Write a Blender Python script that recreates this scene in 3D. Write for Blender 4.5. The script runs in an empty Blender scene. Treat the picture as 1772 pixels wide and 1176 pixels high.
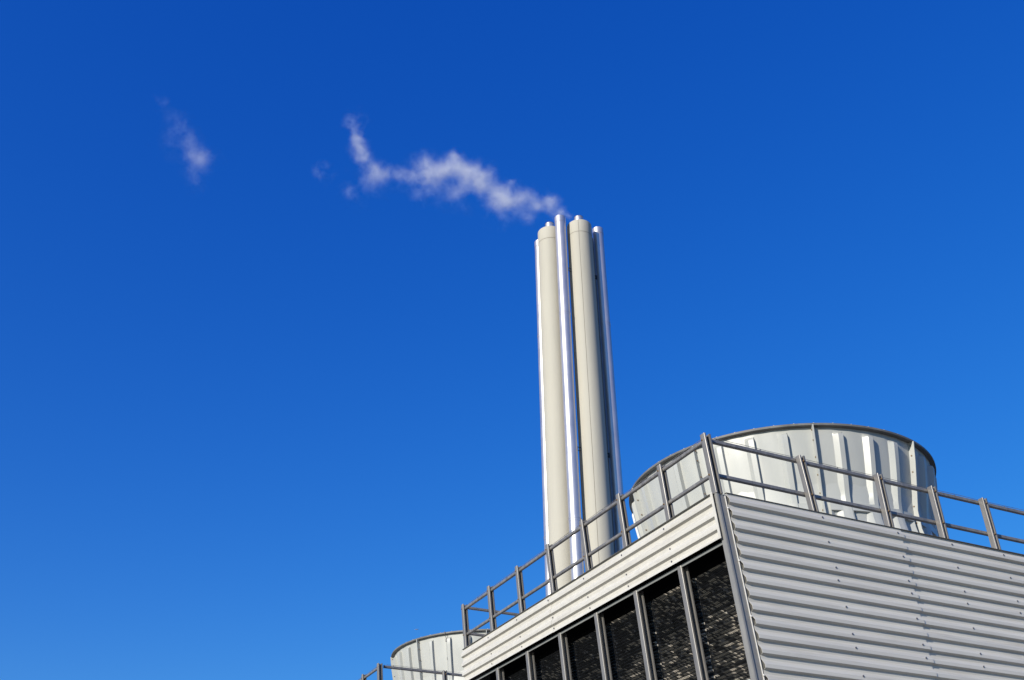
import bpy, bmesh, math, random
from mathutils import Vector, Matrix, noise as mnoise
random.seed(7)
R = math.radians
scene = bpy.context.scene
COL = scene.collection

# ------------------------------------------------------------------ camera
YAW, PITCH, ROLL, FPX = R(63.27084), R(32.43563), R(-0.8778), 1743.72
CAM = Vector((0, 0, 1.7))
fw = Vector((math.cos(PITCH)*math.cos(YAW), math.cos(PITCH)*math.sin(YAW), math.sin(PITCH)))
rt = Vector((math.sin(YAW), -math.cos(YAW), 0)); up = rt.cross(fw)
r2 = rt*math.cos(ROLL) + up*math.sin(ROLL); u2 = -rt*math.sin(ROLL) + up*math.cos(ROLL)
cd = bpy.data.cameras.new('camera'); cam = bpy.data.objects.new('camera', cd); COL.objects.link(cam)
cam.matrix_world = Matrix(((r2.x, u2.x, -fw.x, CAM.x), (r2.y, u2.y, -fw.y, CAM.y), (r2.z, u2.z, -fw.z, CAM.z), (0, 0, 0, 1)))
cd.sensor_width = 36; cd.lens = 36*FPX/1772; cd.clip_end = 6000; cd.clip_start = .05
scene.camera = cam
scene.render.resolution_x = 1024; scene.render.resolution_y = 680

# ------------------------------------------------------------------ sky and sun
SUN_AZ, SUN_EL = R(203), R(19)
sdir = Vector((math.cos(SUN_EL)*math.cos(SUN_AZ), math.cos(SUN_EL)*math.sin(SUN_AZ), math.sin(SUN_EL)))
w = bpy.data.worlds.new('World'); scene.world = w; w.use_nodes = True
nt = w.node_tree; nt.nodes.clear()
sky = nt.nodes.new('ShaderNodeTexSky'); sky.sky_type = 'NISHITA'; sky.sun_disc = False
sky.sun_elevation = SUN_EL; sky.sun_rotation = math.pi/2 - SUN_AZ
sky.altitude = 300; sky.air_density = 1.0; sky.dust_density = 0.3; sky.ozone_density = 3.0
hs = nt.nodes.new('ShaderNodeHueSaturation'); hs.inputs['Saturation'].default_value = 1.147
hs.inputs['Hue'].default_value = 0.5; hs.inputs['Value'].default_value = 1.0
bg = nt.nodes.new('ShaderNodeBackground'); bg.inputs['Strength'].default_value = 0.108
wo = nt.nodes.new('ShaderNodeOutputWorld')
tn = nt.nodes.new('ShaderNodeMixRGB'); tn.blend_type = 'MULTIPLY'; tn.inputs[0].default_value = 1.0
tn.inputs[2].default_value = (.745, .91, 1.42, 1)          # deep, polarised winter sky
nt.links.new(sky.outputs[0], tn.inputs[1]); nt.links.new(tn.outputs[0], hs.inputs['Color']); spn = nt.nodes.new('ShaderNodeSeparateColor'); cmn = nt.nodes.new('ShaderNodeCombineColor'); pwn = nt.nodes.new('ShaderNodeMath'); pwn.operation = 'POWER'; pwn.inputs[1].default_value = .55
mln = nt.nodes.new('ShaderNodeMath'); mln.operation = 'MULTIPLY'; mln.inputs[1].default_value = 2.03
nt.links.new(hs.outputs[0], spn.inputs[0]); nt.links.new(spn.outputs[0], cmn.inputs[0]); nt.links.new(spn.outputs[1], cmn.inputs[1])
nt.links.new(spn.outputs[2], pwn.inputs[0]); nt.links.new(pwn.outputs[0], mln.inputs[0]); nt.links.new(mln.outputs[0], cmn.inputs[2]); nt.links.new(cmn.outputs[0], bg.inputs[0]); nt.links.new(bg.outputs[0], wo.inputs[0])
sl = bpy.data.lights.new('sun', 'SUN'); sl.energy = 5.0; sl.angle = R(0.5); sl.color = (1.0, 0.935, 0.82)
so = bpy.data.objects.new('sun', sl); COL.objects.link(so)
so.rotation_euler = (-sdir).to_track_quat('-Z', 'Y').to_euler()
scene.view_settings.view_transform = 'Standard'; scene.view_settings.look = 'None'
scene.view_settings.exposure = 0.27; scene.view_settings.gamma = 1.0

# ------------------------------------------------------------------ helpers
def px(u, v):
    d = fw + r2*((u-886)/FPX) - u2*((v-588)/FPX)
    return d
def tag(o, label=None, cat=None, group=None, kind=None):
    if label: o['label'] = label
    if cat: o['category'] = cat
    if group: o['group'] = group
    if kind: o['kind'] = kind
    return o
def empty(name, loc, label=None, cat=None, group=None):
    o = bpy.data.objects.new(name, None); COL.objects.link(o); o.location = loc; o.empty_display_size = .3
    return tag(o, label, cat, group)
def link(name, bm, mat, parent=None, loc=None, smooth=False, fixn=True):
    if fixn: bmesh.ops.recalc_face_normals(bm, faces=bm.faces)
    me = bpy.data.meshes.new(name); bm.to_mesh(me); bm.free()
    for m in (mat if isinstance(mat, (list, tuple)) else [mat]): me.materials.append(m)
    if smooth:
        for p in me.polygons: p.use_smooth = True
    o = bpy.data.objects.new(name, me); COL.objects.link(o)
    if loc is not None: o.location = loc
    if parent: o.parent = parent
    return o
def dup(o, parent=None):
    c = o.copy(); COL.objects.link(c); c.parent = parent
    for ch in list(o.children): dup(ch, c)
    return c
def box(bm, x0, x1, y0, y1, z0, z1, mi=0, sh=0.0):
    """box; sh shears x by -sh*z (louvre face incline)"""
    vs = [bm.verts.new((x - sh*z, y, z)) for x, y, z in
          ((x0,y0,z0),(x1,y0,z0),(x1,y1,z0),(x0,y1,z0),(x0,y0,z1),(x1,y0,z1),(x1,y1,z1),(x0,y1,z1))]
    for f in ((0,3,2,1),(4,5,6,7),(0,1,5,4),(1,2,6,5),(2,3,7,6),(3,0,4,7)):
        bm.faces.new([vs[i] for i in f]).material_index = mi
def prism(bm, pts, z0, z1, shx=0.0):
    """vertical extrusion of polygon pts, x shifted by -shx*z"""
    a = [bm.verts.new((x - shx*z0, y, z0)) for x, y in pts]; b = [bm.verts.new((x - shx*z1, y, z1)) for x, y in pts]
    n = len(pts)
    for i in range(n): bm.faces.new((a[i], a[(i+1) % n], b[(i+1) % n], b[i]))
    bm.faces.new(a[::-1]); bm.faces.new(b)
def lathe(bm, prof, n=48, a0=0.0, closed=True):
    rings = []
    for r, z in prof:
        rings.append([bm.verts.new((r*math.cos(a0+2*math.pi*i/n), r*math.sin(a0+2*math.pi*i/n), z)) for i in range(n)])
    for k in range(len(rings)-1):
        for i in range(n):
            j = (i+1) % n
            bm.faces.new((rings[k][i], rings[k][j], rings[k+1][j], rings[k+1][i]))
def tube(bm, pts, r, n=8):
    pts = [Vector(p) for p in pts]; rings = []
    for k, p in enumerate(pts):
        t = (pts[min(k+1, len(pts)-1)] - pts[max(k-1, 0)]).normalized()
        a = t.cross(Vector((0, 0, 1)))
        if a.length < .1: a = t.cross(Vector((1, 0, 0)))
        a.normalize(); b = t.cross(a)
        rings.append([bm.verts.new(p + (a*math.cos(2*math.pi*i/n) + b*math.sin(2*math.pi*i/n))*r) for i in range(n)])
    for k in range(len(rings)-1):
        for i in range(n): bm.faces.new((rings[k][i], rings[k][(i+1) % n], rings[k+1][(i+1) % n], rings[k+1][i]))
    bm.faces.new(rings[0][::-1]); bm.faces.new(rings[-1])

# ------------------------------------------------------------------ materials
class NT:
    def __init__(s, name):
        s.m = bpy.data.materials.new(name); s.m.use_nodes = True; s.t = s.m.node_tree; s.t.nodes.clear()
    def n(s, typ, **kw):
        nd = s.t.nodes.new(typ)
        for k, v in kw.items():
            if k.startswith('i_'):
                nd.inputs[k[2:].replace('_', ' ')].default_value = v
            else: setattr(nd, k, v)
        return nd
    def l(s, a, b): s.t.links.new(a, b)
    def math(s, op, a, b=None, clamp=False, c=None):
        nd = s.t.nodes.new('ShaderNodeMath'); nd.operation = op; nd.use_clamp = clamp
        for i, v in enumerate((a, b, c)):
            if v is None: continue
            if isinstance(v, (int, float)): nd.inputs[i].default_value = v
            else: s.l(v, nd.inputs[i])
        return nd.outputs[0]
    def ramp(s, fac, stops):
        nd = s.t.nodes.new('ShaderNodeValToRGB'); s.l(fac, nd.inputs[0]); e = nd.color_ramp.elements
        while len(e) < len(stops): e.new(.5)
        for k, (p, c) in enumerate(stops):
            e[k].position = p; e[k].color = (c, c, c, 1) if isinstance(c, (int, float)) else (*c, 1)
        return nd.outputs[0]
def noisy(name, base, var=.12, scale=(3, 3, 3), rough=.5, metal=0., bump=.0, bscale=40., dirt=None, dirt_amt=.35, streak=None, rvar=.1, spec=.5, coat=0.):
    """painted / metal surface: soft mottling, optional streaky dirt, micro bump"""
    g = NT(name); tc = g.n('ShaderNodeTexCoord'); mp = g.n('ShaderNodeMapping'); mp.inputs['Scale'].default_value = scale
    g.l(tc.outputs['Object'], mp.inputs[0])
    nz = g.n('ShaderNodeTexNoise', i_Scale=1.0, i_Detail=6.0, i_Roughness=.6); g.l(mp.outputs[0], nz.inputs['Vector'])
    lo = tuple(c*(1-var) for c in base); hi = tuple(min(1, c*(1+var)) for c in base)
    colr = g.ramp(nz.outputs[0], [(.3, lo), (.7, hi)])
    if dirt:
        m2 = g.n('ShaderNodeMapping'); m2.inputs['Scale'].default_value = streak or (2, 2, .4); g.l(tc.outputs['Object'], m2.inputs[0])
        n2 = g.n('ShaderNodeTexNoise', i_Scale=1.0, i_Detail=8.0, i_Roughness=.65, i_Distortion=.4); g.l(m2.outputs[0], n2.inputs['Vector'])
        f = g.ramp(n2.outputs[0], [(.5, 0.), (.78, dirt_amt)])
        mx = g.n('ShaderNodeMixRGB'); g.l(f, mx.inputs[0]); g.l(colr, mx.inputs[1]); mx.inputs[2].default_value = (*dirt, 1); colr = mx.outputs[0]
    b = g.n('ShaderNodeBsdfPrincipled'); g.l(colr, b.inputs['Base Color'])
    b.inputs['Metallic'].default_value = metal
    try: b.inputs['Specular IOR Level'].default_value = spec
    except Exception: pass
    rr = g.ramp(nz.outputs[0], [(.3, max(0.02, rough-rvar)), (.7, min(1, rough+rvar))]); g.l(rr, b.inputs['Roughness'])
    if bump:
        n3 = g.n('ShaderNodeTexNoise', i_Scale=bscale, i_Detail=3.0); g.l(tc.outputs['Object'], n3.inputs['Vector'])
        bp = g.n('ShaderNodeBump', i_Strength=bump, i_Distance=.01); g.l(n3.outputs[0], bp.inputs['Height']); g.l(bp.outputs[0], b.inputs['Normal'])
    o = g.n('ShaderNodeOutputMaterial'); g.l(b.outputs[0], o.inputs[0])
    return g.m
M = {}
M['sheet'] = noisy('cream_sheet', (.495, .478, .435), .06, (.6, 6, 14), .55, bump=.08, bscale=25, dirt=(.27, .245, .20), dirt_amt=.5, streak=(.5, .5, 7))
M['frp'] = noisy('white_fibreglass', (.365, .372, .352), .05, (1.5, 1.5, .7), .42, bump=.06, bscale=9, dirt=(.36, .37, .35), dirt_amt=.35, streak=(2.2, 2.2, .5))
M['frame'] = noisy('grey_galvanised', (.20, .19, .178), .24, (9, 9, 1.2), .44, .3, bump=.1, bscale=60, dirt=(.09, .08, .08), dirt_amt=.6, streak=(14, 14, .8))
M['trim'] = noisy('grey_trim', (.225, .22, .208), .1, (4, 4, 2), .5, .15, bump=.05, bscale=50, dirt=(.16, .15, .15), dirt_amt=.5, streak=(9, 9, 1))
M['header'] = noisy('grey_header', (.17, .175, .17), .1, (4, 4, 4), .6)
M['black'] = noisy('black_void_and_cap', (.006, .006, .007), .2, (5, 5, 5), .8, spec=.05)  # rail end caps; near-black tone also paints the shade inside the inlet
M['rim'] = noisy('rim_grey', (.10, .097, .09), .15, (3, 3, 8), .6, dirt=(.3, .3, .28), dirt_amt=.4)
M['bolt'] = noisy('bolt_steel', (.16, .15, .16), .2, (30, 30, 30), .4, .7)
M['rust'] = noisy('rusty_bolt', (.16, .10, .05), .3, (40, 40, 40), .7, .2)
M['clip'] = noisy('pale_clip', (.55, .54, .52), .1, (10, 10, 10), .5)
M['deck'] = noisy('deck_grey', (.25, .25, .24), .15, (2, 2, 2), .8)
M['concrete'] = noisy('concrete', (.30, .29, .27), .15, (1, 1, 1), .85, bump=.3, bscale=12)
M['cream'] = noisy('cream_cladding', (.40, .383, .33), .05, (2.5, 2.5, .35), .66, bump=.05, bscale=6, dirt=(.42, .39, .32), dirt_amt=.3, streak=(1.8, 1.8, .10), spec=.25)
M['seam'] = noisy('seam_dark', (.13, .11, .085), .2, (4, 4, 9), .7)
M['steel'] = noisy('brushed_steel', (.56, .54, .55), .05, (2, 2, 1.2), .40, .76, bump=.0, rvar=.04)
M['dark'] = noisy('dark_steel', (.03, .03, .035), .2, (4, 4, 4), .5, .3)
M['soot'] = noisy('sooty_lining', (.07, .045, .03), .4, (6, 6, 6), .9)
M['bird'] = noisy('bird_feather', (.35, .34, .36), .2, (8, 8, 8), .8)
# ground
g = NT('ground_paving'); tc = g.n('ShaderNodeTexCoord')
a = g.n('ShaderNodeTexNoise', i_Scale=.35, i_Detail=8.0); g.l(tc.outputs['Object'], a.inputs['Vector'])
c = g.ramp(a.outputs[0], [(.3, (.10, .09, .075)), (.7, (.17, .155, .13))])
b = g.n('ShaderNodeBsdfPrincipled', i_Roughness=.9); g.l(c, b.inputs['Base Color']); o = g.n('ShaderNodeOutputMaterial'); g.l(b.outputs[0], o.inputs[0]); M['ground'] = g.m
# wet plastic fill, and the lime scale that coats many of its tips
M['fill'] = noisy('wet_plastic_fill', (.013, .014, .016), .3, (9, 9, 9), .55, spec=.15)
M['scale_dim'] = noisy('thin_lime_scale', (.07, .068, .062), .35, (30, 30, 30), .8)
M['scale'] = noisy('lime_scale', (.50, .455, .39), .25, (20, 20, 20), .85)

# ------------------------------------------------------------------ ground
bm = bmesh.new()
vs = [bm.verts.new(p) for p in ((-3000, -3000, 0), (3000, -3000, 0), (3000, 3000, 0), (-3000, 3000, 0))]; bm.faces.new(vs)
tag(link('ground', bm, M['ground']), kind='structure')

# ------------------------------------------------------------------ cooling tower
C0 = Vector((10.17431, 12.58667, 8.63872))       # outer top corner of the near tower
INC = 0.0917                                      # louvre face leans out by this much per metre
TW, TL, ZB = 11.96, 10.45, -C0.z                  # width (x), length (y), base z
COLY = [0.03, 1.42, 2.88, 4.34, 5.84, 7.34, 8.86, 10.40]
PITCHZ, DEP = .2265, .058
def profile(z_top, z_bot):
    """corrugation (z, out) going down; dark underside starts .173 below the top"""
    base = [(-.045, DEP), (0, DEP), (.003, DEP*.96), (.024, .002), (.028, 0), (.086, 0), (.088, .003), (.160, DEP*.94), (.170, DEP)]
    pts = []
    k = -1
    while True:
        z0 = -.173 - k*PITCHZ
        for d, o_ in base[1:]:
            z = z0 - d
            pts.append((z, o_))
        if z0 < z_bot - .3: break
        k += 1
    out = []
    def val(z):
        for (za, oa), (zb, ob) in zip(pts, pts[1:]):
            if za >= z >= zb: return oa + (ob-oa)*((za-z)/(za-zb) if za > zb else 0)
        return DEP
    out.append((z_top, val(z_top)))
    out += [(z, o_) for z, o_ in pts if z_bot < z < z_top]
    out.append((z_bot, val(z_bot)))
    return out
def sheet(bm, prof, f0, f1, mapper, thick=.006, seg=1):
    """corrugated sheet between f0(z) and f1(z) along the wall; mapper(s, out, z)->co"""
    rows = []
    for off in (0.0, -thick):
        grid = []
        for z, o_ in prof:
            s0, s1 = f0(z), f1(z)
            grid.append([bm.verts.new(mapper(s0 + (s1-s0)*i/seg, o_+off, z)) for i in range(seg+1)])
        rows.append(grid)
    A, B = rows
    n = len(prof)
    for g_ in (A, B):
        for k in range(n-1):
            for i in range(seg): bm.faces.new((g_[k][i], g_[k][i+1], g_[k+1][i+1], g_[k+1][i]))
    for k in range(n-1):
        bm.faces.new((A[k][0], A[k+1][0], B[k+1][0], B[k][0])); bm.faces.new((A[k][seg], A[k+1][seg], B[k+1][seg], B[k][seg]))
    for k in (0, n-1):
        for i in range(seg): bm.faces.new((A[k][i], A[k][i+1], B[k][i+1], B[k][i]))
def end_map(s, o_, z): return (s, -o_ - .004, z)
def end_map_far(s, o_, z): return (s, TL + o_ + .004, z)
def left_map(s, o_, z): return (-INC*z - o_ - .006, s, z)
def right_map(s, o_, z): return (TW + INC*z + o_ + .006, s, z)

t1 = empty('cooling_tower', C0, 'large corrugated cooling tower in front, with black louvre bays, right of the chimneys', 'cooling tower', 'cooling towers')
# structure core: end wall backing plates and deck
for ys in ((.02, .06), (TL-.06, TL-.02)):
    bm = bmesh.new(); vs = []
    for y in ys:
        vs.append([bm.verts.new(p) for p in ((.02, y, -.03), (TW-.02, y, -.03), (TW-.02+INC*ZB, y, ZB), (.02-INC*ZB, y, ZB))])
    a_, b_ = vs
    bm.faces.new(a_); bm.faces.new(b_[::-1])
    for i in range(4): bm.faces.new((a_[i], a_[(i+1) % 4], b_[(i+1) % 4], b_[i]))
    link('end_frame', bm, M['trim'], t1)
bm = bmesh.new(); box(bm, .03, TW-.03, .07, TL-.07, -.12, -.045)
link('deck', bm, M['deck'], t1)
bm = bmesh.new(); box(bm, .85-.35, TW-.85+.35, -.25, TL+.25, ZB, ZB+.9)
link('basin', bm, M['concrete'], t1)
# end wall sheets
prof = profile(0, ZB+.92)
SEAM = 4.13
bm = bmesh.new(); sheet(bm, [(z, o_+.018) for z, o_ in prof], lambda z: .178 - INC*z, lambda z: SEAM, end_map, seg=3)
left_sheet = link('end_cladding', bm, M['sheet'], t1); left_sheet['label'] = 'grey corrugated end sheet left of the seam'
bm = bmesh.new(); sheet(bm, prof, lambda z: SEAM-.08, lambda z: TW-.178 + INC*z, end_map, seg=4)
right_sheet = link('end_cladding', bm, M['sheet'], t1); right_sheet['label'] = 'grey corrugated end sheet right of the seam'
bm = bmesh.new(); sheet(bm, prof, lambda z: .178 - INC*z, lambda z: TW-.178 + INC*z, end_map_far, seg=4)
link('end_cladding', bm, M['sheet'], t1)
# top edge capping of end wall: thin dark flashing
bm = bmesh.new(); box(bm, .17, TW-.17, -.045, .02, .002, .007); link('flashing', bm, M['rim'], t1)
# fascias
FZ = -.795
fprof = profile(0, FZ)
YS = 5.95
for nm, mp_ in (('l', left_map), ('r', right_map)):
    bm = bmesh.new(); sheet(bm, [(z, o_+.008) for z, o_ in fprof], lambda z: YS, lambda z: TL+.13, mp_, seg=2)
    fa = link('fascia', bm, M['sheet'], t1)
    bm = bmesh.new(); sheet(bm, fprof, lambda z: .10, lambda z: YS+.08, mp_, seg=3)
    fb = link('fascia', bm, M['sheet'], t1)
    if nm == 'l': fas_far, fas_near = fa, fb
bm = bmesh.new(); box(bm, -.05, .03, .10, TL+.1, .002, .007); link('flashing', bm, M['rim'], t1)
# screws: one mesh, copied
bm = bmesh.new(); lathe(bm, [(.0001, -.012), (.017, -.011), (.017, -.003), (.011, -.002), (.011, .0), (.0001, 0)], 10)
bm.transform(Matrix.Rotation(R(-90), 4, 'X'))
scr0 = link('screw', bm, M['bolt'], fas_near)      # axis along y, head towards -y
def out_at(pr, z):
    for (za, oa), (zb, ob) in zip(pr, pr[1:]):
        if za >= z >= zb: return oa + (ob-oa)*((za-z)/(za-zb) if za > zb else 0)
    return 0
first = True
def put_screw(parent, loc, rz):
    global first
    s_ = scr0 if first else scr0.copy()
    if not first: COL.objects.link(s_)
    first = False
    s_.parent = parent; s_.location = loc; s_.rotation_euler = (0, 0, rz)
for i, y in enumerate(COLY[1:-1]):
    for z in (-.11, -.475, -.70):
        yy = y + .13 + random.uniform(-.02, .02)
        p_ = left_map(yy, out_at(fprof, z) + (.008 if yy > YS else 0), z)
        put_screw(fas_far if yy > YS else fas_near, (p_[0]-.002, p_[1], p_[2]), R(-90))
zs = []; zz = -.11; k = 0
while zz > -4.0:
    zs.append(zz); zz -= PITCHZ*(2, 2, 1)[k % 3]; k += 1
POSTX = [2.13, 3.91, 5.29, 6.67, 8.05, 9.83]
for j, xx in enumerate(POSTX[:5]):
    for z in zs:
        if j > 2 and z < -2.2: continue
        x_ = xx + .06 + (-INC*z if j == 0 else 0) + random.uniform(-.015, .015)
        left = x_ < SEAM
        p_ = end_map(x_, out_at(prof, z) + (.018 if left else 0), z)
        put_screw(left_sheet if left else right_sheet, (p_[0], p_[1]-.002, p_[2]), 0)
# corner trims (inclined angle), lower bit and cover plate
def corner(y0, y1, mir=False):
    bm = bmesh.new()
    s = -1 if mir else 1
    def P(x): return x if not mir else TW - x
    pts = [(P(-.012), y0), (P(.25), y0), (P(.25), y0+.012*(1 if y1 > y0 else -1)), (P(.004), y0+.012*(1 if y1 > y0 else -1)), (P(.004), y1), (P(-.012), y1)]
    prism(bm, pts, ZB+.9, -.02, -INC*-1 if not mir else -INC)
    return bm
# near-left corner
bm = corner(.001, .105); ct = link('corner_trim', bm, M['trim'], t1)
bm = bmesh.new()   # pale folded lip along the trim edge and groove bead on its fold
box(bm, .150, .162, -.016, -.0005, ZB+.9, -.02, sh=INC)
link('lip', bm, M['clip'], ct)
bm = bmesh.new()
prism(bm, [(-.030, -.010), (-.012, -.018), (.020, -.018), (.020, -.001), (-.0135, -.001), (-.0135, .03), (-.030, .03)], ZB+.9, -.02, INC)
link('bead', bm, M['trim'], ct)
# cover angle over the end of the fascia
bm = bmesh.new()
box(bm, -.072, -.064, .040, .100, FZ-.005, .004, sh=INC)
box(bm, -.064, -.015, .094, .100, FZ-.005, .004, sh=INC)
link('cover_strip', bm, M['sheet'], ct)
bm = corner(TL+.02, TL-.1); link('corner_trim', bm, M['trim'], t1)
bm = corner(-.02, .105, True); link('corner_trim', bm, M['trim'], t1)
bm = corner(TL+.02, TL-.1, True); link('corner_trim', bm, M['trim'], t1)
# clips along trim
bm = bmesh.new(); lathe(bm, [(.0001, -.03), (.013, -.028), (.017, -.014), (.013, 0), (.0001, 0)], 8); bm.transform(Matrix.Rotation(R(-90), 4, 'X'))
cl0 = link('clip', bm, M['clip'], ct)
for k in range(9):
    z = -.27 - k*.91
    if z < ZB+1: break
    o_ = cl0 if k == 0 else cl0.copy()
    if k: COL.objects.link(o_)
    o_.parent = ct; o_.location = (.150 - INC*z, -.016, z)

# louvre columns : H section, open to the near side
def hsec(w=.11, d=.125, t=.016, ch=.007):
    """polygon list (x,y) : front flange at x=0..t, back flange at d-t..d, web at far y; channel open to -y"""
    front = [(0, ch), (ch, 0), (t+.004, 0), (t+.010, .006), (t, .014), (t, w-t), (t, w), (ch, w), (0, w-ch)]
    return front
def hpost(bm, x0, y0, z0, z1, sh, w=.12, d=.13):
    t = .034; c = .009
    # front box rail (rounded), dark web, back box rail
    prism(bm, [(x0, y0+c), (x0+c*.6, y0+c*.2), (x0+c, y0), (x0+t, y0), (x0+t, y0+w), (x0+c, y0+w), (x0, y0+w-c)], z0, z1, sh)
    prism(bm, [(x0+t, y0+w*.62), (x0+d-t, y0+w*.62), (x0+d-t, y0+w*.78), (x0+t, y0+w*.78)], z0, z1-.002, sh)
    prism(bm, [(x0+t, y0+.030), (x0+t+.02, y0+.030), (x0+t+.02, y0+w*.62), (x0+t, y0+w*.62)], z0, z1-.004, sh)
    prism(bm, [(x0+d-t, y0), (x0+d-c, y0), (x0+d-c*.3, y0+c*.3), (x0+d, y0+c), (x0+d, y0+w-c), (x0+d-c, y0+w), (x0+d-t, y0+w)], z0, z1, sh)
ZL0, ZLM = FZ-.10, -3.02
for side in (0, 1):
    for i, y in enumerate(COLY[1:-1]):
        bm = bmesh.new(); hpost(bm, 0, -.06, ZB+.9, FZ-.03, INC, w=.12, d=.16)
        if side == 1: bm.transform(Matrix.Scale(-1, 4, (1, 0, 0)))
        link('louvre_column', bm, M['frame'], t1, (0.02 if side == 0 else TW-.02, y, 0))
    # header angle under fascia
    bm = bmesh.new()
    box(bm, .03, .044, .11, TL-.1, FZ-.066, FZ-.030, sh=INC); box(bm, .034, .10, .11, TL-.1, FZ-.028, FZ-.016, sh=INC)
    if side: bm.transform(Matrix.Translation((TW, 0, 0)) @ Matrix.Scale(-1, 4, (1, 0, 0)))
    link('header', bm, M['header'], t1)
    bm = bmesh.new()
    box(bm, .48, .56, .07, TL-.07, FZ-.30, FZ-.02, sh=INC)       # black box painting the deep shade of the void under the fascia
    box(bm, .60, .66, .07, TL-.07, ZB+.9, -.06, sh=INC)          # black sheet standing in for the unlit interior behind the fill
    if side: bm.transform(Matrix.Translation((TW, 0, 0)) @ Matrix.Scale(-1, 4, (1, 0, 0)))
    link('inlet_shade', bm, M['black'], t1)
    bm = bmesh.new()
    box(bm, -.02, .40, .11, TL-.11, ZLM-.30, ZLM-.02, sh=INC)
    if side: bm.transform(Matrix.Translation((TW, 0, 0)) @ Matrix.Scale(-1, 4, (1, 0, 0)))
    link('mid_ledge', bm, M['frp'], t1)
# fill packs: one per bay, teeth modelled
FX = .30
def fill_bay(y0, y1, z0, z1, fine=True):
    bm = bmesh.new()
    cy, cz = .046, .056
    box(bm, FX+.065, FX+.10, y0, y1, z1, z0, sh=INC)
    ny = int((y1-y0)/cy); nz_ = int((z0-z1)/cz)
    for k in range(nz_):
        z = z0 - (k+.5)*cz
        for i in range(ny):
            y = y0 + (i+.25+.5*(k % 2))*cy + random.uniform(-.0015, .0015)
            if y > y1-.02: continue
            if random.random() < .03: continue
            jx = random.uniform(-.006, .006); h = .021*random.uniform(.85, 1.2); wd = .0115*random.uniform(.8, 1.3)
            xs = FX + jx - INC*z
            P_ = Vector((y*1.1, z*2.6, 3.3)); Q_ = Vector((y*3.0, z*21, 9.1)); S_ = Vector((y*7, z*7, 1.7))
            v = mnoise.fractal(P_, .8, 2.1, 4)*.30 + mnoise.noise(Q_)*.42 + mnoise.noise(S_)*.20 + random.uniform(-.26, .26)
            if k % 17 == 12: v -= .5            # pack joint
            v += -.26*(z+1.9) - .055*y + .35*math.exp(-((z0-z)/.09)**2) + .30*math.exp(-((y-y0)/.05)**2)
            mi = 2 if v > .235 else (1 if v > -.16 else 0)
            a_ = bm.verts.new((xs+.075, y-wd, z+h)); b_ = bm.verts.new((xs+.075, y+wd, z+h))
            c_ = bm.verts.new((xs, y+wd*.8, z-h*.2)); d_ = bm.verts.new((xs, y-wd*.8, z-h*.2))
            e_ = bm.verts.new((xs+.075, y+wd, z-h)); f_ = bm.verts.new((xs+.075, y-wd, z-h))
            for q_ in ((a_, b_, c_, d_), (d_, c_, e_, f_), (a_, d_, f_), (b_, e_, c_)): bm.faces.new(q_).material_index = mi
    return bm
edges = [.02] + COLY[1:-1] + [TL-.02]
for i in range(7):
    bm = fill_bay(edges[i]+(.13 if i == 0 else .02), edges[i+1]-(.02 if i < 6 else .1), FZ-.17, ZLM-.02)
    link('fill_pack', bm, [M['fill'], M['scale_dim'], M['scale']], t1, fixn=False)
bm = bmesh.new(); box(bm, FX, FX+.1, .07, TL-.07, ZB+.95, ZLM-.32, sh=INC); link('fill_pack', bm, M['fill'], t1)
bm = bmesh.new(); box(bm, FX, FX+.1, .07, TL-.07, ZB+.95, FZ-.17, sh=INC)
bm.transform(Matrix.Translation((TW, 0, 0)) @ Matrix.Scale(-1, 4, (1, 0, 0))); link('fill_pack', bm, M['fill'], t1)

bm = bmesh.new()                                   # pale casing edge beside the first bay
vsa = [bm.verts.new((.22 - INC*z, y, z)) for y, z in ((.11, -1.7), (.13, -1.7), (.215, ZLM), (.11, ZLM))]
vsb = [bm.verts.new((v_.co.x+.02, v_.co.y, v_.co.z)) for v_ in vsa]
bm.faces.new(vsa); bm.faces.new(vsb[::-1])
for i in range(4): bm.faces.new((vsa[i], vsa[(i+1) % 4], vsb[(i+1) % 4], vsb[i]))
link('casing_edge', bm, M['frp'], t1)

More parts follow.
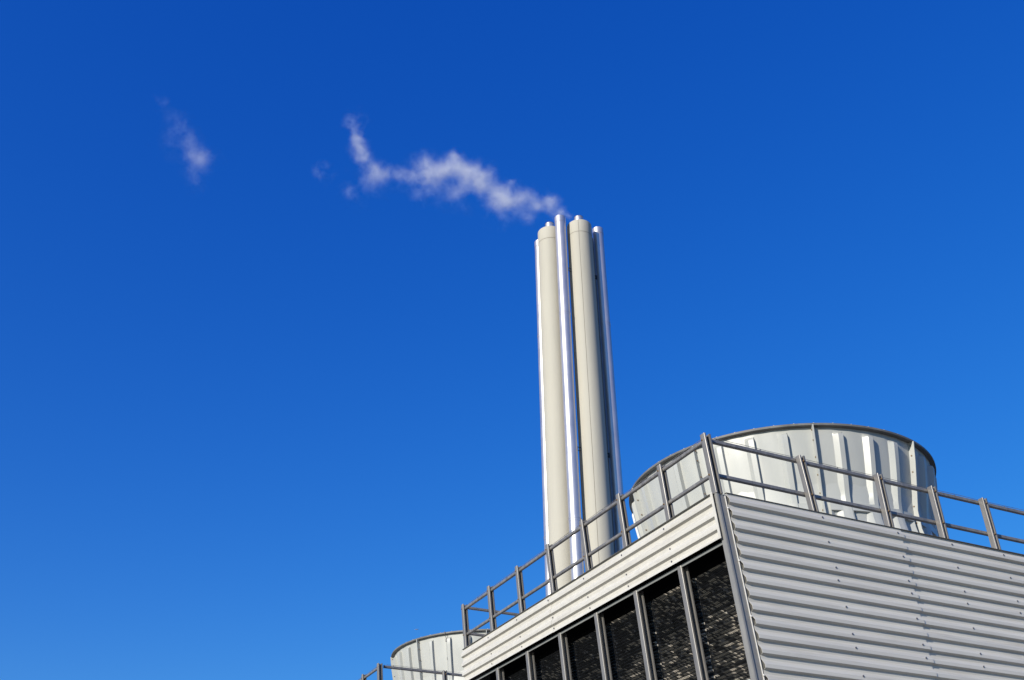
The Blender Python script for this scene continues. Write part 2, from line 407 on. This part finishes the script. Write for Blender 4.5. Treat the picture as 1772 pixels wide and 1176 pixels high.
# ---- fan stack
FC = Vector((5.97, 5.03, 0)); RIMZ = 3.10
def Rz(z):
    tab = [(0, 3.52), (.35, 3.42), (.75, 3.32), (1.1, 3.262), (1.35, 3.25), (1.6, 3.28), (1.8, 3.328), (2.2, 3.412), (2.6, 3.487), (3.1, 3.56)]
    for (a_, ra), (b_, rb) in zip(tab, tab[1:]):
        if a_ <= z <= b_: return ra + (rb-ra)*(z-a_)/(b_-a_)
    return 3.56
FL = [-159.6, -117.65, -76.1] + [-76.1 + 276.5*k/7 for k in range(1, 7)]
fan = empty('fan_stack', FC); fan.parent = t1
def sm(x): x = max(0, min(1, x)); return x*x*(3-2*x)
RIBB = (.253, .525, .795)
for k in range(9):
    p0 = FL[k]; p1 = FL[(k+1) % 9];
    if k == 8: p1 = FL[0]+360
    span = p1-p0
    rb = []
    for fr in RIBB:
        b_ = p0 + fr*span; rb.append((b_-3.5, b_-2.0, b_-.25, b_))
    cols = {p0, p1}
    n = 18
    for i in range(1, n): cols.add(p0+span*i/n)
    for q in rb:
        for v_ in q: cols.add(v_)
        for dv in (-.7, .3): cols.add(q[0]+dv); cols.add(q[3]+.9+dv)
    for v_ in (p0+2.0, p0+2.6, p1-2.0, p1-2.6): cols.add(v_)
    cols = sorted(cols)
    zsr = [0, .2, .4, .52, .56, .75, .95, 1.1, 1.20, 1.235, 1.245, 1.30, 1.36, 1.41, 1.43, 1.46, 1.5, 1.55, 1.62, 1.7, 1.9, 2.1, 2.3, 2.5, 2.7, 2.86, 2.90, 2.93, 2.97, 3.0, RIMZ]
    def disp(p, z):
        d = 0
        ribd = .098
        for (a_, b_, c_, e_) in rb:
            ww = 1.0
            lo_ = a_ - (.6 if z < 1.62 else 0)
            if lo_ <= p <= e_ + (.5 if z < 1.3 else 0):
                v_ = min(1, (p-lo_)/(b_-lo_)) if p < b_ else (1 if p <= c_ else max(0, (e_-p)/(e_-c_)))
                top = 1-sm((z-2.88)/.09)
                d = max(d, ribd*v_*top)
        if .54 <= z <= 1.44:
            edge = min((p-(p0+2.0))/.6, ((p1-2.0)-p)/.6)
            if edge > 0:
                edge = min(1, edge)
                bandt = min(1, max(0, (1.44-z)/.02))
                if z > 1.24 or z < .58: d = max(d, .085*edge*bandt)
                else:
                    # pockets between ribs
                    inside = True
                    for (a_, b_, c_, e_) in rb:
                        if a_-1.3 <= p <= e_+.5:
                            v_ = min(1, (p-(a_-1.3))/.8, ((e_+.5)-p)/.3 if p > e_ else 1)
                            d = max(d, .085*max(0, v_)*edge)
                    if p < p0+3.2 or p > p1-3.2: d = max(d, .085*edge)
        return d
    bm = bmesh.new(); grid = []
    for z in zsr:
        row = []
        for p in cols:
            rr = Rz(z) + disp(p, z) + .004*math.sin(p*.9+z*2.1+k)
            row.append(bm.verts.new((rr*math.cos(R(p)), rr*math.sin(R(p)), z)))
        grid.append(row)
    for a_ in range(len(zsr)-1):
        for b_ in range(len(cols)-1):
            bm.faces.new((grid[a_][b_], grid[a_][b_+1], grid[a_+1][b_+1], grid[a_+1][b_]))
    # inner skin
    ing = []
    for z in (0, 1, 2, RIMZ):
        ing.append([bm.verts.new(((Rz(z)-.02)*math.cos(R(p)), (Rz(z)-.02)*math.sin(R(p)), z)) for p in [p0+span*i/12 for i in range(13)]])
    for a_ in range(3):
        for b_ in range(12): bm.faces.new((ing[a_][b_], ing[a_+1][b_], ing[a_+1][b_+1], ing[a_][b_+1]))
    pan = link('stack_panel', bm, M['frp'], fan, fixn=False)
    for pl in pan.data.polygons: pl.use_smooth = True
    pan.data.set_sharp_from_angle(angle=R(22))
# joint flanges with bolts, rim
bmf = bmesh.new(); prof_f = [0, .3, .7, 1.1, 1.5, 2.0, 2.6, 3.07]
a_ = [[bmf.verts.new((Rz(z)-.005, s*.013, z)) for z in prof_f] for s in (-1, 1)]
b_ = [[bmf.verts.new((Rz(z)+.135, s*.013, z)) for z in prof_f] for s in (-1, 1)]
for i in range(len(prof_f)-1):
    bmf.faces.new((a_[0][i], b_[0][i], b_[0][i+1], a_[0][i+1])); bmf.faces.new((a_[1][i], a_[1][i+1], b_[1][i+1], b_[1][i]))
    bmf.faces.new((b_[0][i], b_[1][i], b_[1][i+1], b_[0][i+1]))
for i in (0, len(prof_f)-1): bmf.faces.new((a_[0][i], a_[1][i], b_[1][i], b_[0][i]))
for z in (1.25, 1.62, 2.0, 2.38, 2.75, 2.98):
    for s in (-1, 1):
        box(bmf, Rz(z)+.045, Rz(z)+.073, s*.013 if s > 0 else -.026, .026 if s > 0 else -.013, z-.014, z+.014, mi=1)
fl0 = link('joint_flange', bmf, [M['frp'], M['rust']], fan)
fl0.rotation_euler.z = R(FL[0])
for p in FL[1:]:
    o_ = fl0.copy(); COL.objects.link(o_); o_.parent = fan; o_.rotation_euler.z = R(p)
bm = bmesh.new()
lathe(bm, [(3.55, 3.06), (3.655, 3.06), (3.665, 3.066), (3.665, 3.112), (3.655, 3.118), (3.53, 3.118), (3.53, 3.06), (3.55, 3.06)], 160)
rim = link('rim', bm, M['rim'], fan)
bm = bmesh.new()
for k in range(54):
    a0 = R(k*360/54+3); x_, y_ = 3.63*math.cos(a0), 3.63*math.sin(a0)
    box(bm, x_-.01, x_+.01, y_-.01, y_+.01, 3.118, 3.136)
rb_ = link('rim_bolts', bm, M['clip'], rim); rb_['kind'] = 'stuff'
# fan inside: hub and blades (seen from above only)
bm = bmesh.new(); lathe(bm, [(.0001, .7), (.45, .7), (.5, .8), (.45, 1.1), (.0001, 1.15)], 24)
link('fan_hub', bm, M['dark'], fan)
for k in range(6):
    bm = bmesh.new(); box(bm, .4, 3.1, -.18, .18, .85, .88); bm.transform(Matrix.Rotation(R(60*k), 4, 'Z') @ Matrix.Rotation(R(14), 4, 'X'))
    link('fan_blade', bm, M['frp'], fan)

# ------------------------------------------------------------------ guard rail
g1 = empty('guard_rail', C0, 'two-bar grey metal guard rail round the top of the near cooling tower', 'guard rail', 'guard rails on the tower tops')
PH = 1.085
def post_mesh(sh, cornerp=False):
    bm = bmesh.new(); hpost(bm, 0, -.06, .012, PH, sh)
    return bm
bm = post_mesh(INC); pm_in = link('post', bm, M['frame'], g1)
bm = post_mesh(0); pm_v = link('post', bm, M['frame'], g1)
bm = bmesh.new(); hpost(bm, 0, -.06, .012, PH, INC); bm.transform(Matrix.Scale(-1, 4, (1, 0, 0))); pm_m = link('post', bm, M['frame'], g1)
bm = bmesh.new(); hpost(bm, 0, -.06, -.02, PH, INC, w=.13, d=.145); pm_c = link('post', bm, M['frame'], g1)
bm = bmesh.new(); lathe(bm, [(.0001, -.02), (.012, -.018), (.014, -.004), (.02, 0), (.0001, .001)], 8); bolt0 = link('bolt', bm, M['rust'], pm_in)
bolt0.rotation_euler = (0, R(90), 0)
used = {'b': False}
def add_bolt(parent, loc, rot):
    o_ = bolt0 if not used['b'] else bolt0.copy()
    if used['b']: COL.objects.link(o_)
    used['b'] = True
    o_.parent = parent; o_.location = loc; o_.rotation_euler = rot
seen = set()
def put_post(src, x, y, bolts='x', sh=0):
    if src.name in seen: o_ = src.copy(); COL.objects.link(o_); o_.parent = g1
    else: o_ = src; seen.add(src.name)
    o_.location = (x, y, 0)
    for zb in (.98, .33):
        if bolts == 'x': add_bolt(o_, (-.001 - sh*zb, .03, zb), (0, R(90), 0))
        else: add_bolt(o_, (.075 - sh*zb, -.052, zb), (R(-90), 0, 0))
XO = -.035
for i, y in enumerate(COLY[1:-1]): put_post(pm_in, XO, y+.0, 'x', INC)
put_post(pm_c, XO, .045-.02, 'x', INC)
put_post(pm_in, XO, TL-.06, 'x', INC)
for i, x in enumerate(POSTX):
    if i == 0: put_post(pm_in, x-.06, .02, 'y', INC)
    elif i == 5: put_post(pm_m, x+.06, .02, 'y', -INC)
    else: put_post(pm_v, x-.06, .02, 'y')
for i, x in enumerate(POSTX):
    put_post(pm_v, x-.06, TL-.06, 'y')
for y in COLY: put_post(pm_m, TW-XO, y, 'x', -INC)
def rail(x0, x1, y0, y1, z0, z1, sh=0):
    bm = bmesh.new()
    c = .012
    if abs(y1-y0) > abs(x1-x0):
        pr = [(x0, z0+c), (x0+c, z0), (x1, z0), (x1, z1), (x0+c, z1), (x0, z1-c)]
        A = [bm.verts.new((x - INC*z*sh, y0, z)) for x, z in pr]; B = [bm.verts.new((x - INC*z*sh, y1, z)) for x, z in pr]
    else:
        pr = [(y0, z0+c), (y0+c, z0), (y1, z0), (y1, z1), (y0+c, z1), (y0, z1-c)]
        A = [bm.verts.new((x0, y, z)) for y, z in pr]; B = [bm.verts.new((x1, y, z)) for y, z in pr]
    n = len(pr)
    for i in range(n): bm.faces.new((A[i], A[(i+1) % n], B[(i+1) % n], B[i]))
    bm.faces.new(A); bm.faces.new(B[::-1])
    return link('rail', bm, M['frame'], g1)
rails = []
for z1, z2 in ((.955, 1.022), (.315, .378)):
    rails.append((rail(.012, .062, .06, TL-.05, z1, z2, 1), 'y', z2))
    rail(TW-.062, TW-.012, .06, TL-.05, z1, z2, -1)
for z1, z2 in ((.995, 1.07), (.340, .412)):
    r_ = rail(.11, TW-.11, .080, .138, z1, z2)
    rails.append((r_, 'x', z2))
    bm = bmesh.new(); box(bm, .100, .1095, .080, .140, z1-.003, z2+.012); link('end_cap', bm, M['black'], r_)
for z1, z2 in ((.985, 1.05), (.34, .40)):
    rail(.02, TW-.1, TL-.10, TL-.05, z1, z2)
# clips / lugs on top of rails
bm = bmesh.new(); lathe(bm, [(.0001, 0), (.012, 0), (.014, .010), (.009, .02), (.0001, .022)], 8); lug0 = link('clip', bm, M['bolt'], rails[0][0])
fl_ = False
for r_, ax, z2 in rails:
    if z2 < .5: continue
    pos = [(COLY[i]+COLY[i+1])/2 + random.uniform(-.15, .15) for i in range(7)] if ax == 'y' else [1.2, 3.0, 4.6, 6.0, 7.4, 8.9]
    for s in pos:
        o_ = lug0 if not fl_ else lug0.copy()
        if fl_: COL.objects.link(o_)
        fl_ = True; o_.parent = r_
        o_.location = (.037 - INC*z2, s, z2) if ax == 'y' else (s, .11, z2)

for r_, ax, z2 in rails:
    if z2 < .5: continue
    bm = bmesh.new()
    if ax == 'y': pts_ = [(.03 - INC*z2, .15 + k*.5, z2+.026+.006*math.sin(k*2.1)) for k in range(21)]
    else: pts_ = [(.18 + k*.6, .10, z2+.026+.006*math.sin(k*2.1)) for k in range(20)]
    tube(bm, pts_, .0045, 5); link('wire', bm, M['frame'], r_)

# ------------------------------------------------------------------ second tower further along
t2 = dup(t1); t2.location = C0 + Vector((-.05, 16.47, 0))
tag(t2, 'far cooling tower at the bottom left, mostly hidden behind the corrugated one', 'cooling tower', 'cooling towers')
g2 = dup(g1); g2.location = t2.location
tag(g2, 'grey guard rail on the far cooling tower, cut by the bottom edge', 'guard rail', 'guard rails on the tower tops')
for ch in t2.children:
    if ch.name.startswith('fan_stack'): fan2 = ch
FAN2_ROT = 0.0
fan2.rotation_euler.z = R(FAN2_ROT)

CAB = R(-140.5)
bm = bmesh.new()
tube(bm, [((Rz(z)+.03+(.10 if z > 3.0 else 0))*math.cos(CAB + .010*(3.1-z)), (Rz(z)+.03+(.10 if z > 3.0 else 0))*math.sin(CAB + .010*(3.1-z)), z) for z in (3.15, 3.05, 2.9, 2.5, 2.1, 1.7, 1.3, .9, .5)], .010, 6)
cb = link('cable', bm, M['rim'], fan2)
bm = bmesh.new(); box(bm, -.02, .045, -.03, .03, -.045, .045); cc = link('cable_clamp', bm, M['dark'], cb)
for k, z in enumerate((2.86, 2.28, 1.68, 1.08)):
    o_ = cc if k == 0 else cc.copy()
    if k: COL.objects.link(o_); o_.parent = cb
    an = CAB + .010*(3.1-z); o_.location = ((Rz(z)+.01)*math.cos(an), (Rz(z)+.01)*math.sin(an), z); o_.rotation_euler.z = an

# ------------------------------------------------------------------ chimneys
K = 46/30
az = R(59.64)
PC = Vector((46*math.cos(az), 46*math.sin(az), 0)); A_ = 1.66*K
HP, HC = 1.7 + .8225*(46-.317), 1.7 + .8131*29.97*K
def flue(pos, label, joints):
    t = empty('steel_flue', pos, label, 'chimney pipe', 'bare steel chimney pipes')
    r = .312
    bm = bmesh.new(); z = 0.0
    while z < HP-.5:                                  # spiral-welded lengths with a fine lap between them
        z1 = min(z+1.5, HP-.42)
        lathe(bm, [(r, z), (r, z1-.004)], 72); lathe(bm, [(r-.004, z1-.004), (r-.004, z1)], 72)
        z = z1
    lathe(bm, [(r+.012, HP-.42), (r+.012, HP-.015)], 72)
    lathe(bm, [(r-.01, HP-.42), (r+.012, HP-.42)], 72); lathe(bm, [(r+.012, HP-.015), (r+.004, HP)], 72); lathe(bm, [(r+.004, HP), (r-.02, HP)], 72); lathe(bm, [(r-.02, HP), (r-.02, HP-1.2)], 72)
    o_ = link('pipe', bm, M['steel'], t, smooth=True, fixn=False)
    for jz in joints:
        bm = bmesh.new(); lathe(bm, [(r, jz-.13), (r+.010, jz-.13)], 72); lathe(bm, [(r+.010, jz-.13), (r+.010, jz)], 72); lathe(bm, [(r+.010, jz), (r+.024, jz)], 72); lathe(bm, [(r+.024, jz), (r+.024, jz+.03)], 72); lathe(bm, [(r+.024, jz+.03), (r, jz+.03)], 72)
        o_ = link('joint_ring', bm, M['steel'], t, smooth=True, fixn=False)
    return t
jc = [1.7+.6738*45.7, 1.7+.4114*45.7, 8.4]
f1 = flue(PC, 'bare steel pipe in front, standing between the two big cream chimneys', jc)
f2 = flue(PC + Vector((A_, 0, 0)), 'bare steel pipe right of the cream chimneys, next to the fan stack', [1.7+.6554*47.0, 1.7+.42*47, 9])
f3 = flue(PC + Vector((0, A_, 0)), 'bare steel pipe at the left edge of the cluster, half behind a cream chimney', [1.7+.6426*48.0, 1.7+.3912*48, 9])
def stack(pos, label, seam_az):
    t = empty('insulated_chimney', pos, label, 'chimney', 'cream insulated chimneys')
    r = .7167
    bm = bmesh.new()
    lathe(bm, [(r, 0), (r, HC-.885), (r+.002, HC-.88), (r+.002, HC-.03), (r-.025, HC), (.25, HC+.05), (.25, HC-.1)], 96)
    o_ = link('cladding', bm, M['cream'], t, smooth=True); o_.data.set_sharp_from_angle(angle=R(30))
    bm = bmesh.new(); lathe(bm, [(r+.0035, HC-.90), (r+.010, HC-.897), (r+.010, HC-.882), (r+.0035, HC-.878)], 96)
    link('seam_ring', bm, M['seam'], o_)
    bm = bmesh.new(); a0 = seam_az
    z = 0.
    while z < HC-.05:
        z1 = min(z+1.22, HC-.04)
        off = random.uniform(-.004, .004)
        vs = []
        for (rr, da) in ((r-.002, -.010), (r+.010, -.010), (r+.010, .010), (r-.002, .010)):
            vs.append((rr*math.cos(a0+da+off), rr*math.sin(a0+da+off)))
        prism(bm, vs, z, z1-.006)
        z = z1
    link('seam_strip', bm, M['seam'], o_)
    bm = bmesh.new(); lathe(bm, [(.25, HC+.0), (.25, HC+.60), (.262, HC+.61), (.262, HC+.66), (.235, HC+.66), (.235, HC+.2)], 48)
    nz_ = link('nozzle', bm, M['steel'], t, smooth=True); nz_.data.set_sharp_from_angle(angle=R(30))
    bm = bmesh.new(); lathe(bm, [(.232, HC+.2), (.232, HC+.655), (.2641, HC+.6615), (.2641, HC+.64)], 48)
    link('nozzle_lining', bm, M['soot'], nz_)
    return t
s1 = stack(PC + Vector((A_/2, 0, 0)), 'right-hand big cream chimney, with a dark vertical seam and ring near its top', R(58.4+180-3))
s2 = stack(PC + Vector((0, A_/2, 0)), 'left-hand big cream chimney, partly behind the front steel pipe', R(20))
s3 = stack(PC + Vector((A_, A_/2, 0)), 'shaded cream chimney behind, a dark sliver showing beside the right steel pipe', R(20))
#s4 = stack(PC + Vector((A_/2, A_, 0)), 'cream chimney at the back of the cluster, hidden behind the two front ones', R(20))
# brackets between flues and chimneys
def bracket(parent, c, dx, dy, z):
    bm = bmesh.new()
    box(bm, min(0, dx)-.02, max(0, dx)+.02, min(0, dy)-.02, max(0, dy)+.02, z-.10, z-.08)
    box(bm, min(0, dx)-.02, max(0, dx)+.02, min(0, dy)-.02, max(0, dy)+.02, z+.08, z+.10)
    box(bm, dx*.55-.03, dx*.55+.03, dy*.55-.03, dy*.55+.03, z-.13, z+.13)
    link('bracket', bm, M['dark'], parent)
for z in (HP-3.6, 24.4):
    bracket(f2, None, -.6, 0, z); bracket(f1, None, .6, 0, z); bracket(f2, None, 0, .6, z)

# ------------------------------------------------------------------ bird, a speck low in the sky
bd = px(721, 1089).normalized()*160 + CAM
bm = bmesh.new(); lathe(bm, [(.001, -.2), (.05, -.12), (.07, 0), (.05, .12), (.02, .22), (.001, .24)], 10)
bm.transform(Matrix.Rotation(R(90), 4, 'X'))
t = empty('bird', bd, 'tiny bird gliding low in the sky above the far fan stack', 'bird')
t.rotation_euler.z = YAW - R(90)
link('body', bm, M['clip'], t)
for s in (-1, 1):
    bm = bmesh.new()
    L_ = [(0, -.06, .01), (s*.16, -.10, .05), (s*.34, .02, .02), (s*.15, .07, .04), (0, .07, .01)]
    a = [bm.verts.new(p) for p in L_]; b = [bm.verts.new((p[0], p[1], p[2]-.015)) for p in L_]
    bm.faces.new(a); bm.faces.new(b[::-1])
    for i in range(5): bm.faces.new((a[i], a[(i+1) % 5], b[(i+1) % 5], b[i]))
    link('wing', bm, M['bird'], t)

# ------------------------------------------------------------------ smoke
plane_n = Vector((math.cos(az), math.sin(az), 0))
def on_plume(u, v, back=0.0):
    d = px(u, v); D = 46.6 + back; t_ = D/(d.x*plane_n.x + d.y*plane_n.y)
    return CAM + d*t_
def smoke(name, blobs, label, dens, seed, cat='smoke'):
    pts = []
    for u, v, r_, w_ in blobs:
        p = on_plume(u, v); s_ = (p-CAM).length/FPX
        pts.append((p, r_*s_, w_))
    org = pts[0][0].copy()
    # hull: union of the lobes, larger than the smoke so that the smoke thins out to nothing inside it
    bm = bmesh.new()
    for p, rr, w_ in pts:
        bmesh.ops.create_icosphere(bm, subdivisions=3, radius=rr*1.75, matrix=Matrix.Translation(p-org))
    me = bpy.data.meshes.new(name); bm.to_mesh(me); bm.free()
    o = bpy.data.objects.new(name, me); COL.objects.link(o)
    rm = o.modifiers.new('remesh', 'REMESH'); rm.mode = 'VOXEL'; rm.voxel_size = .16
    dg = bpy.context.evaluated_depsgraph_get(); ev = o.evaluated_get(dg)
    me2 = bpy.data.meshes.new_from_object(ev); o.modifiers.clear(); o.data = me2; me2.name = name
    o.location = org
    g = NT(name + '_volume'); tc = g.n('ShaderNodeTexCoord')
    P = tc.outputs['Object']
    def warp(vec, scale, amp, det, w):
        wn = g.n('ShaderNodeTexNoise', i_Scale=scale, i_Detail=det, i_Roughness=.55); wn.noise_dimensions = '4D'; wn.inputs['W'].default_value = w
        g.l(vec, wn.inputs['Vector'])
        sb = g.n('ShaderNodeVectorMath', operation='SUBTRACT'); g.l(wn.outputs['Color'], sb.inputs[0]); sb.inputs[1].default_value = (.5, .5, .5)
        sc = g.n('ShaderNodeVectorMath', operation='SCALE'); g.l(sb.outputs[0], sc.inputs[0]); sc.inputs['Scale'].default_value = amp
        ad = g.n('ShaderNodeVectorMath', operation='ADD'); g.l(vec, ad.inputs[0]); g.l(sc.outputs[0], ad.inputs[1]); return ad.outputs[0]
    PW = warp(P, .8, 1.5, 4.0, seed)
    tot = None
    for p, rr, w_ in pts:
        ds = g.n('ShaderNodeVectorMath', operation='DISTANCE'); g.l(PW, ds.inputs[0]); ds.inputs[1].default_value = p-org
        q = g.math('MULTIPLY_ADD', ds.outputs['Value'], -1/(1.45*rr), c=1.0)
        q = g.math('MULTIPLY', g.math('MULTIPLY', g.math('MAXIMUM', q, 0.0), q), w_)
        tot = q if tot is None else g.math('ADD', tot, q)
    env = g.math('MINIMUM', tot, 1.0)
    PT = warp(P, 1.4, .75, 2.0, seed+5)
    n1 = g.n('ShaderNodeTexNoise', i_Scale=1.15, i_Detail=9.0, i_Roughness=.70); n1.noise_dimensions = '4D'; n1.inputs['W'].default_value = seed+3
    g.l(PT, n1.inputs['Vector'])
    t = g.math('ADD', g.math('MULTIPLY_ADD', n1.outputs[0], 4.0, c=-2.05), g.math('MULTIPLY', env, 1.35))
    t = g.math('MINIMUM', g.math('MAXIMUM', t, 0.0), 1.6)
    d = g.math('MULTIPLY', g.math('MULTIPLY', t, g.math('POWER', env, .7)), dens)
    pv = g.n('ShaderNodeVolumePrincipled'); pv.inputs['Color'].default_value = (.95, .94, .94, 1); pv.inputs['Anisotropy'].default_value = .1
    g.l(d, pv.inputs['Density'])
    out = g.n('ShaderNodeOutputMaterial'); g.l(pv.outputs[0], out.inputs['Volume'])
    o.data.materials.clear(); o.data.materials.append(g.m)
    tag(o, label, cat, kind='stuff')
    return o
smoke('smoke_plume', [(985, 374, 9, .9), (970, 367, 13, 1.), (953, 356, 19, 1.1), (950, 344, 12, .9), (932, 354, 20, 1.1), (908, 346, 23, 1.1), (886, 318, 15, .8), (880, 343, 25, 1.1),
    (856, 333, 27, 1.1), (834, 313, 27, 1.1), (812, 298, 27, 1.1), (790, 284, 24, 1.), (766, 292, 27, 1.), (742, 302, 27, .9), (733, 281, 22, 1.), (712, 303, 24, .7), (690, 303, 22, .5), (668, 300, 21, .46), (652, 295, 19, .5),
    (790, 332, 34, .42), (864, 366, 28, .42), (730, 322, 30, .33), (915, 372, 20, .35),
    (646, 290, 16, .5), (630, 275, 18, 1.), (621, 258, 18, 1.), (620, 241, 17, 1.), (613, 226, 15, .9), (614, 211, 19, .6), (640, 308, 30, .36), (612, 332, 24, .30), (558, 298, 18, .33)],
    'white smoke plume trailing left from the chimney tops, ending in a thin upright wisp', .95, 1.0)
smoke('smoke_wisp', [(278, 176, 14, .40), (296, 200, 16, .35), (312, 220, 23, .5), (325, 240, 22, .55), (332, 262, 23, .8), (347, 276, 22, .9), (364, 272, 16, .6), (334, 292, 20, .45), (340, 312, 20, .36), (300, 245, 26, .3)],
    'faint detached wisp of smoke on its own at the upper left of the sky', .34, 12.0)

scene.cycles.volume_bounces = 4
scene.cycles.volume_step_rate = .5
scene.cycles.volume_max_steps = 512
